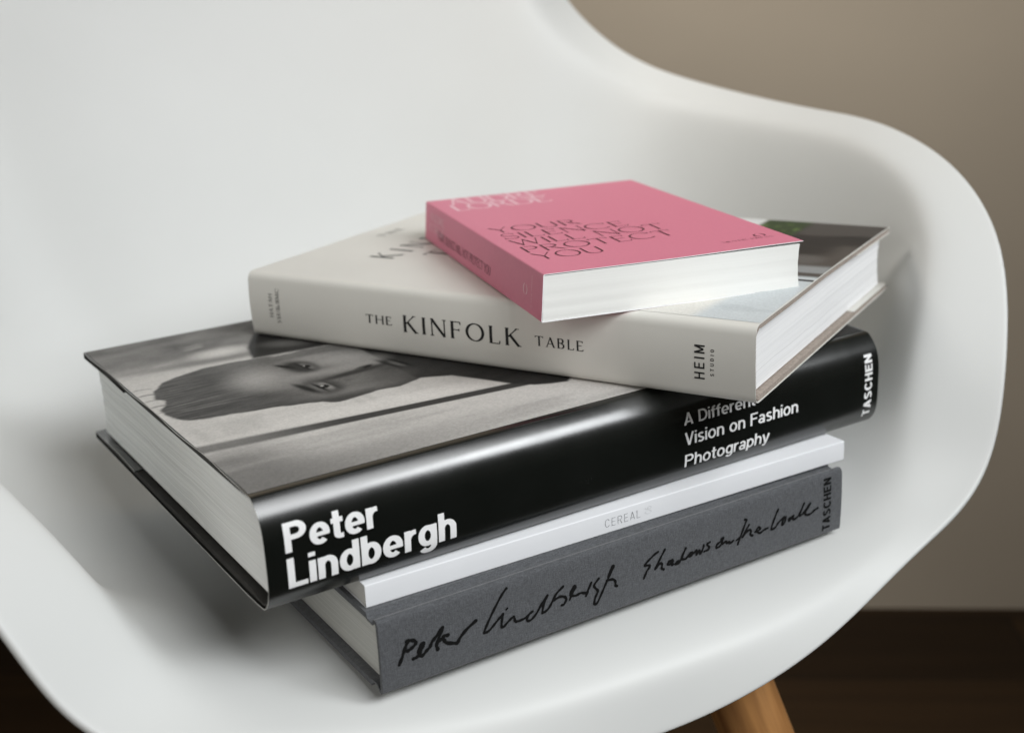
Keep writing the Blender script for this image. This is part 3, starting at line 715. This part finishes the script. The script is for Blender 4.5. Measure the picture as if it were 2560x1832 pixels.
def blob(U, Vv, cu, cv_, ru, rv, ang=0, soft=.4):
    c, s = math.cos(math.radians(ang)), math.sin(math.radians(ang))
    a_ = ((U - cu) * c + (Vv - cv_) * s) / ru; b__ = (-(U - cu) * s + (Vv - cv_) * c) / rv
    return 1 - sm(np.sqrt(a_ * a_ + b__ * b__), 1 - soft, 1 + soft)
def lay(base, val, mask): return base * (1 - mask) + val * mask

# printed portrait on the front of the jacket: u along the spine, v from the spine to the fore edge
us = np.arange(.4, L3 - .3, .7); vs_ = np.arange(5.6, 241.2, .7)
U, Vv = np.meshgrid(us, vs_)
I = np.full(U.shape, .50)
I = I + .05 * fnoise(U, Vv, 90, 14, 3)
I = lay(I, .15 + .05 * fnoise(U, Vv, 60, 16, 4) + .06 * fnoise(U, Vv, 14, 12, 55), sm(Vv, 168, 205))                       # darker band of background beyond the head
I = lay(I, .50, .7 * sm(fnoise(U, Vv, 26, 9, 8), .12, .45) * sm(Vv, 178, 190) * (1 - sm(Vv, 205, 222)))
I = lay(I, .14, .75 * blob(U, Vv, 50, 181, 40, 5, -6, .7))
I = lay(I, .60, .8 * blob(U, Vv, 58, 192, 14, 7, 0, .8))
I = lay(I, .19, (1 - sm(U + .25 * Vv, 18, 60)) * (1 - sm(Vv, 40, 62)))                     # grey corner by the spine
I = lay(I, .15, .8 * (1 - sm(Vv, 6, 48)) * (1 - sm(U, 30, 190)))
I = lay(I, .30, .5 * sm(fnoise(U, Vv, 70, 8, 51), 0, .5) * (1 - sm(Vv, 50, 60)))
I = lay(I, .33, .4 * sm(fnoise(U, Vv, 14, 60, 52), .05, .5) * sm(Vv, 66, 72) * (1 - sm(Vv, 84, 92)))
sv_ = 60.3 - .0925 * U
I = lay(I, .045, (1 - sm(np.abs(Vv - sv_), 2.6, 6.6 - 2.4 * sm(U, 10, 90))) * (.72 + .28 * sm(U, 8, 70)))        # dark rail
I = lay(I, .62, .5 * (1 - sm(np.abs(Vv - sv_ - 12), 3, 9)) * sm(U, 20, 60))
# head: hair to the left, face looking out, chin under the book above
head = [(3.2, 112), (5, 105), (9, 99), (18, 96.2), (31, 94), (47, 90.7), (60, 86.5), (67.6, 84), (70, 80.5), (74, 78.7), (84, 79.8), (94.7, 82), (106, 80.8), (116, 84), (124, 88), (140, 110), (140, 160), (104, 166), (67, 168.6), (55, 170.8), (40, 170.6), (25, 165.5), (16.7, 161), (9, 150), (6, 140), (9, 133), (8, 127), (3, 121)]
sd = poly_sd(U, Vv, head) + .9 * fnoise(U, Vv, 7, 3, 12)
hm = 1 - sm(sd, -1.2, .9)
hair = .070 + .025 * fnoise(U, Vv, 26, 2.2, 5) + .02 * fnoise(U, Vv, 6, 1.2, 6)
I = lay(I, hair, hm)
face = .135 + .03 * fnoise(U, Vv, 14, 6, 9) + .02 * fnoise(U, Vv, 2.2, 1.6, 19)
I = lay(I, face, hm * sm(U + .25 * (Vv - 128), 40, 66))
I = lay(I, .34, .85 * hm * blob(U, Vv, 57, 134, 13, 15, -8, .9))                           # forehead
I = lay(I, .22, .6 * hm * blob(U, Vv, 66, 122, 10, 8, 0, .9))
I = lay(I, .28, .8 * hm * blob(U, Vv, 92, 124, 27, 4.6, -6, .8))                           # nose ridge
I = lay(I, .30, .85 * hm * blob(U, Vv, 101, 141, 15, 9, -4, .8))                           # far cheek
I = lay(I, .26, .8 * hm * blob(U, Vv, 92, 151, 14, 4.5, -4, .7))
I = lay(I, .17, .8 * hm * blob(U, Vv, 93, 92, 17, 5, 6, .8))                               # near cheek
I = lay(I, .042, .93 * hm * (1 - sm(Vv + .12 * (U - 60) + 1.5 * fnoise(U, Vv, 9, 6, 23), 84, 95)) * sm(U, 18, 50))   # shaded side of the jaw
I = lay(I, .030, .93 * hm * blob(U, Vv, 99, 114.5, 22, 3.0, 6, .6))                        # shade beside the nose
I = lay(I, .020, hm * blob(U, Vv, 106, 119.5, 5, 1.4, 10, .5))
I = lay(I, .025, hm * sm(U + 1.2 * fnoise(U, Vv, 6, 6, 33), 124, 136))
I = lay(I, .030, .95 * hm * blob(U, Vv, 81, 140.5, 7.2, 11.2, 14, .42))                    # far eye: socket, brow, lids, iris
I = lay(I, .012, .95 * hm * blob(U, Vv, 74.6, 145.5, 1.7, 6.5, 28, .5))
I = lay(I, .15, .85 * hm * blob(U, Vv, 84.2, 139.2, 2.4, 6.4, 10, .5))
I = lay(I, .012, hm * blob(U, Vv, 82.0, 139.4, .8, 7.2, 10, .5))
I = lay(I, .010, hm * blob(U, Vv, 83.6, 139.0, 2.1, 2.6, 0, .4))
I = lay(I, .45, hm * blob(U, Vv, 82.9, 140.2, .55, .7, 0, .5))
I = lay(I, .045, .9 * hm * blob(U, Vv, 76.5, 104, 8.6, 12.0, 8, .4))                       # near eye
I = lay(I, .13, .85 * hm * blob(U, Vv, 76.0, 104.5, 4.9, 8.6, 8, .45))
I = lay(I, .015, .95 * hm * blob(U, Vv, 69.2, 107, 1.9, 9.5, 14, .5))
I = lay(I, .010, hm * blob(U, Vv, 75.2, 104, .9, 7.6, 8, .5))
I = lay(I, .26, .9 * hm * blob(U, Vv, 78.6, 104, 1.8, 5.6, 8, .5))
I = lay(I, .010, hm * blob(U, Vv, 77.6, 104, 2.3, 2.8, 0, .35))
I = lay(I, .55, hm * blob(U, Vv, 76.8, 105.2, .7, .9, 0, .5))
I = lay(I, .035, .8 * hm * blob(U, Vv, 81.6, 103.5, .7, 7.0, 8, .6))
for k in range(46):                                                                        # loose hairs at the crown
    y0 = 101 + 66 * k / 45 + rng.uniform(-1, 1); ln = rng.uniform(18, 46); bend = rng.uniform(-.12, .12)
    uu = U - rng.uniform(2, 12); line = np.abs(Vv - (y0 + bend * uu + .004 * (y0 - 132) * uu * .25))
    I = lay(I, rng.choice([.20, .26, .04, .05]), .32 * (1 - sm(line, .15, .8)) * sm(uu, 0, 4) * (1 - sm(uu, ln * .5, ln)) * hm)
for k in range(7):
    y0 = 118 + 6.5 * k; line = np.abs((U - 4) ** 2 / 30 + (Vv - y0) * .6 - 2 * math.sin(k * 2.1))
    I = lay(I, .12, .45 * (1 - sm(line, .2, .8)) * (1 - sm(U, 8, 12)) * sm(U, -1, 3))
I = lay(I, .030 + .012 * fnoise(U, Vv, 20, 10, 15), 1 - sm(poly_sd(U, Vv, [(118, 86), (133, 78.4), (140, 66), (148.3, 50), (156, 41), (163, 37.5), (171, 35), (200, 60), (215, 240), (100, 240), (118, 150)]), -1, 1))   # dark jumper
I = lay(I, .018, .97 * (1 - sm(poly_sd(U, Vv, [(67, 169.5), (72, 190), (85, 214), (140, 225), (140, 164), (100, 166.5)]), -1.5, 1.2)))                # second dark shape
I = lay(I, .13, .7 * blob(U, Vv, 92, 184, 11, 6, -30, .8))
I = lay(I, .035, .75 * hm * sm(U, 96, 122) * (1 - sm(Vv, 110, 124)))
I = lay(I, .30, .7 * hm * blob(U, Vv, 108, 130, 12, 8, -8, .8))
I = lay(I, .10, .7 * hm * blob(U, Vv, 108, 97, 13, 7, 10, .8))
I = lay(I, .012, .95 * hm * blob(U, Vv, 107.5, 118.5, 3.2, 1.6, 20, .5))
I = lay(I, .020, .9 * hm * blob(U, Vv, 118, 116, 2.2, 9, 14, .5))
I = lay(I, .16, .6 * hm * blob(U, Vv, 121, 113, 1.6, 6, 14, .6))
I = lay(I, .012, .9 * hm * blob(U, Vv, 123.5, 114, 1.2, 9, 14, .5))
I = lay(I, .40, .9 * (1 - sm(np.abs(Vv - 166 - .3 * np.sin(U)), .3, 1.2)) * sm(U, 74, 78) * (1 - sm(U, 88, 94)))
I = lay(I, .026, sm(U, 214, 236))
I = np.clip(I * (1 + .10 * fnoise(U, Vv, 1.5, 1.5, 31)), .008, .75)
ztop = lambda y: np.interp(y, [3, 5, 8, 12, 17, 22], [47.2, 47.95, 48.2, 48.5, 48.75, T])
nv, nu = U.shape
VV = np.stack([U / 1000, Vv / 1000, (ztop(Vv) + .12) / 1000], -1).reshape(-1, 3)
idx = np.arange(nv * nu).reshape(nv, nu)
FF = np.stack([idx[:-1, :-1], idx[:-1, 1:], idx[1:, 1:], idx[1:, :-1]], -1).reshape(-1, 4)
warm = np.array([1.0, .965, .915])
ink = np.concatenate([I.reshape(-1, 1) * warm, np.ones((nv * nu, 1))], 1)
m_photo = paint_mat('glossy_printed_portrait', rough=.25, spec=.015)
mesh_obj('cover_photograph', VV, FF, m_photo, c3, smooth=180, ink=ink)

# ------------------------------------------------------------------ 4. off-white hardback in a matt jacket
m_cream = mat('offwhite_jacket', (.63, .617, .575), rough=.45, spec=.4, noise=(25, .02))
m_tan = mat('taupe_cloth_boards', (.30, .255, .22), rough=.85, spec=.25, noise=(900, .25), bump=(1500, .4, .0003))
b4 = empty('hardcover_book', seat_frame((-.09041, .08525, .09405), -58.055))
tag(b4, 'off white jacketed cookbook with black capitals on its spine, lying askew under the pink paperback', 'book')
L4, W4, T = 286.5, 215.2, 35.6
sy4 = lambda z: .2 - 1.8 * (1 - ((z - T / 2) / (T / 2)) ** 2)
pt = [(150, T - 3.2), (W4, T - 3.2), (W4 + .4, T - 2.8), (W4 + .4, T - .4), (W4, T)] + [(y, T) for y in np.linspace(205, 8, 18)]
ps = rounded([(8, T), (0, T), (sy4(T - 5), T - 5)], [4.2], 8)[1:]
pm = [(sy4(z), z) for z in np.linspace(T - 6, 6, 14)]
pe = rounded([(sy4(5), 5), (0, 0), (8, 0)], [4.2], 8)
pbm = [(W4, 0), (W4 + .4, .4), (W4 + .4, 2.8), (W4, 3.2), (150, 3.2)]
jw4 = lambda x, y, z: (.22 * math.sin(y * .07 + z * .12) if abs(x - L4 / 2) > L4 / 2 - 6 else 0, (1.1 * math.sin(PI * min(max(y / W4, 0), 1)) * max(0, (x - 150) / 136) ** 2 if z > T / 2 + 5 else 0) - (.0 if z > 5 else 0))
c4 = ribbon('dust_jacket', np.vstack([pt, ps, pm, pe, pbm]), .3, 0, L4, m_cream, b4, nx=60, wobble=jw4, smooth=60, edge_m=m_paper_edge, caps_only=True)
pc = [(W4 - .4, T - .4), (150, T - .4), (100, T - .4), (50, T - .4), (8, T - .4), (4.5, T - .6), (2.0, T - 2.2)] + [(sy4(z) + .5, z) for z in np.linspace(T - 4, 4, 10)] + [(2.0, 2.2), (4.5, .6), (8, .4), (W4 - .4, .4)]
th = [2.5, 2.5, 2.5, 2.5, 2.3, 1.8, 1.5] + [1.5] * 10 + [1.5, 1.8, 2.3, 2.5]
ribbon('board_case', np.array(pc), th, .5, L4 - .5, m_tan, b4, nx=40, wobble=jw4, smooth=50)
pg4 = page_mat('white_page_edges', (.80, .80, .80), lines=1500, amount=.16, along=3)
block('page_block', 3.8, L4 - 3.8, page_outline(2.5, 210.5, 3.6, T - 3.6, curve=4, back=1.0), pg4, b4, wob=.2)
f4 = lambda u, v: (u / 1000, (sy4(v) - .14) / 1000, v / 1000)
letters('title_lettering', [
    ('THE', ROMAN_S, .20, 4.5, 16.2, 78.4, 15.9, 0), ('KINFOLK', ROMAN, .22, 8.8, 68.4, 101.6, 13.4, 0), ('TABLE', ROMAN_S, .20, 4.9, 25.8, 177.6, 15.1, 0)], f4, ink_black, c4)
letters('publisher_lettering', [
    ('HEIM', ('sans', .165, 0, 0, .03), .36, 4.9, 15.8, 263.3, 9.2, 1), ('STUDIO', SMALLSANS, .65, 1.7, 12.4, 267.7, 11.2, 1)], f4, ink_black, c4)
letters('author_lettering', [
    ('НАТАН', ROMAN_S, .16, 2.5, 12.8, 16.3, 12.2, 1), ('УИЛЬЯМС', ROMAN_S, .16, 2.5, 19.0, 21.2, 9.2, 1)], f4, ink_black, c4)
f4t = lambda u, v: (u / 1000, v / 1000, (T + .12 + jw4(u, v, 40)[1]) / 1000)
letters('cover_lettering', [('THE', ROMAN_S, .45, 5.2, 23, 18.4, 98, 1), ('KINFOLK', ROMAN, .42, 15.6, 112, 58.3, 51.5, 1), ('TABLE', ROMAN, .42, 15.6, 84, 84, 66, 1)], f4t, ink_black, c4)
# printed photograph across the foot of the front cover
us = np.arange(198, L4 - .4, .8); vs_ = np.arange(5.5, W4 - .3, .8)
U, Vv = np.meshgrid(us, vs_)
Cc = np.zeros(U.shape + (3,))
def layc(col, mask):
    global Cc
    Cc = Cc * (1 - mask[..., None]) + np.array(col) * mask[..., None]
Cc[:] = (.50, .53, .54)
layc((.63, .617, .575), 1 - sm(U - .10 * Vv, 250, 258) * 1.0)
layc((.40, .43, .44), .5 * sm(fnoise(U, Vv, 30, 8, 41), .2, .5) * sm(U, 255, 262))
layc((.60, .61, .60), sm(Vv, 100, 108) * (1 - sm(U, 214, 218)))
layc((.030, .026, .022), sm(Vv, 84, 92) * sm(U, 217, 222))
layc((.075, .064, .056), sm(Vv, 84, 90) * sm(U, 242, 250) * sm(fnoise(U, Vv, 40, 30, 43), -.3, .3))
layc((.30, .31, .31), .8 * sm(Vv, 92, 96) * (1 - sm(Vv, 104, 112)) * sm(U, 250, 262))
layc((.015, .013, .012), .95 * (1 - sm(np.abs(Vv - 80 + .05 * (U - 270)), 1.0, 2.2)) * sm(U, 255, 262))
layc((.062, .054, .048), sm(Vv, 178, 186) * sm(U, 240, 247))
layc((.025, .020, .018), sm(Vv, 150, 168) * (1 - sm(Vv, 176, 184)) * sm(U, 235, 242))
layc((.022, .018, .016), .9 * blob(U, Vv, 262, 150, 13, 22, 20, .5))
layc((.11, .10, .092), .8 * blob(U, Vv, 268, 122, 10, 9, -30, .5))
layc((.018, .015, .014), .9 * blob(U, Vv, 240, 118, 10, 20, 10, .5))
layc((.24, .24, .235), .7 * blob(U, Vv, 258, 99, 12, 3, 15, .6))
layc((.020, .017, .015), .85 * blob(U, Vv, 278, 178, 9, 7, 0, .5))
gm = sm(fnoise(U, Vv, 6, 6, 44), -.25, .15) * sm(Vv, 172, 180) * sm(U, 215, 219) * (1 - sm(U, 240, 245))
layc((.028, .045, .014), sm(Vv, 170, 178) * sm(U, 214, 218) * (1 - sm(U, 240, 245)))
layc((.10, .15, .045), gm * sm(fnoise(U, Vv, 3, 4, 45), 0, .5))
VV = np.array([f4t(a_, c_) for a_, c_ in zip(U.ravel(), Vv.ravel())]); nv, nu = U.shape
idx = np.arange(nv * nu).reshape(nv, nu)
FF = np.stack([idx[:-1, :-1], idx[:-1, 1:], idx[1:, 1:], idx[1:, :-1]], -1).reshape(-1, 4)
ink = np.concatenate([Cc.reshape(-1, 3), np.ones((nv * nu, 1))], 1)
mesh_obj('cover_photograph', VV, FF, paint_mat('printed_food_picture', rough=.4, spec=.05), c4, smooth=180, ink=ink)

# ------------------------------------------------------------------ 5. pink paperback on top
m_pink = mat('pink_card', (.62, .185, .268), rough=.5, spec=.35, noise=(500, .03), bump=(1500, .08, .0001))
m_inner = mat('white_card', (.82, .82, .83), rough=.6, spec=.3)
W5, H5, T = 130.2, 198.9, 21.8
c, s = math.cos(math.radians(-9)), math.sin(math.radians(-9))
b5 = empty('paperback_book', seat_frame((-.01039 - s * .1989, -.09863 + c * .1989, .13000), -99.0))
tag(b5, 'small pink paperback with thin dark capitals on its cover, topmost of the pile', 'book')
path = dense(rounded([(W5, T), (.9, T), (-.9, 0), (W5 - 1, 0)], [.9, .9], 5), 10)
lift = lambda x, y, z: (0, (.7 * sm(np.array(y), 55, 128) * (.4 + .6 * x / 199) if z > T / 2 else 0))
wob5 = lambda x, y, z: (0, float(lift(x, y, z)[1]) - .22 * math.exp(-((y - 6.5) / .7) ** 2) * (1 if z > T / 2 else 0))
path = np.vstack([path, ]) 
c5 = ribbon('cover', path, .32, 0, H5, m_pink, b5, nx=24, wobble=wob5, smooth=50, edge_m=m_inner)
pg5 = page_mat('white_paperback_edges', (.77, .77, .745), lines=2600, amount=.03, along=6)
block('page_block', .3, H5 - .35, [(y + (.55 + .75 * (z / T) * 2 - .75), z) if q < 14 else (y, z) for q, (y, z) in enumerate(page_outline(0, W5 - 1.6, .42, T - .75, curve=.8))], pg5, b5, wob=.15)
f5t = lambda a_, b_: ((H5 - b_) / 1000, a_ / 1000, (T + .1 + float(lift(H5 - b_, a_, T)[1])) / 1000)
f5s = lambda u, v: (u / 1000, (-.9 + 1.8 * v / T - .12) / 1000, v / 1000)
letters('cover_title', [
    ('YOUR', WIDE, .06, 13, 48, 8.4, 93.2, 0), ('SILENCE', WIDE, .06, 13, 67, 8.6, 76.4, 0), ('WILL NOT', WIDE, .06, 13, 81.5, 8.6, 60.0, 0), ('PROTECT', WIDE, .06, 13, 79, 8.4, 43.5, 0), ('YOU', WIDE, .06, 13, 34.5, 8.6, 27.2, 0)], f5t, ink_plum, c5)
letters('publisher_lettering', [('SILVER PRESS', WIDE, .10, 2.6, 27, 96.3, 14.6, 0)], f5t, ink_plum, c5)
letters('author_lettering', [('AUDRE', WIDE_BOLD, .02, 18, 57, 10.5, 179, 0), ('LORDE', WIDE_BOLD, .02, 17.5, 57, 8.4, 161, 0)], f5t, ink_pale_pink, c5)
def ring(name, cu, cv_, r, fn, m):
    xs = np.arange(cu - r * 1.5, cu + r * 1.5, r / 12); ys = np.arange(cv_ - r * 1.5, cv_ + r * 1.5, r / 12); X, Y = np.meshgrid(xs, ys)
    st = [(arc(cu, cv_, r, r, 100, 260, 18), [r * (.06 + .3 * math.sin(PI * i / 18)) for i in range(19)]), (arc(cu, cv_, r, r, -75, 75, 18), [r * (.06 + .3 * math.sin(PI * i / 18)) for i in range(19)])]
    hv, hp = contour(xs, ys, sdf_strokes(st, X, Y, 1, 1, rnd=True))
    return mesh_obj(name, [fn(*q) for q in hv], hp, m, c5, smooth=180)
ring('publisher_mark', 118.8, 21.0, 2.6, f5t, ink_plum)
letters('spine_title', [('YOUR SILENCE WILL NOT PROTECT YOU', ('roman', .10, .06, .05, .03), .04, 4.6, 98, 26.5, 4.9, 0)], f5s, ink_plum, c5)
letters('spine_author', [('AUDRE', WIDE, .02, 4.6, 30, 10, 13.2, 0), ('LORDE', WIDE, .02, 4.6, 30, 10, 7.2, 0)], f5s, ink_pale_pink, c5)
letters('publisher_lettering', [('SILVER PRESS', WIDE, .1, 1.5, 16, 185.6, 2.4, 1)], f5s, ink_pale_pink, c5)
ring('publisher_mark', 176.2, 10.3, 2.5, f5s, ink_pale_pink)
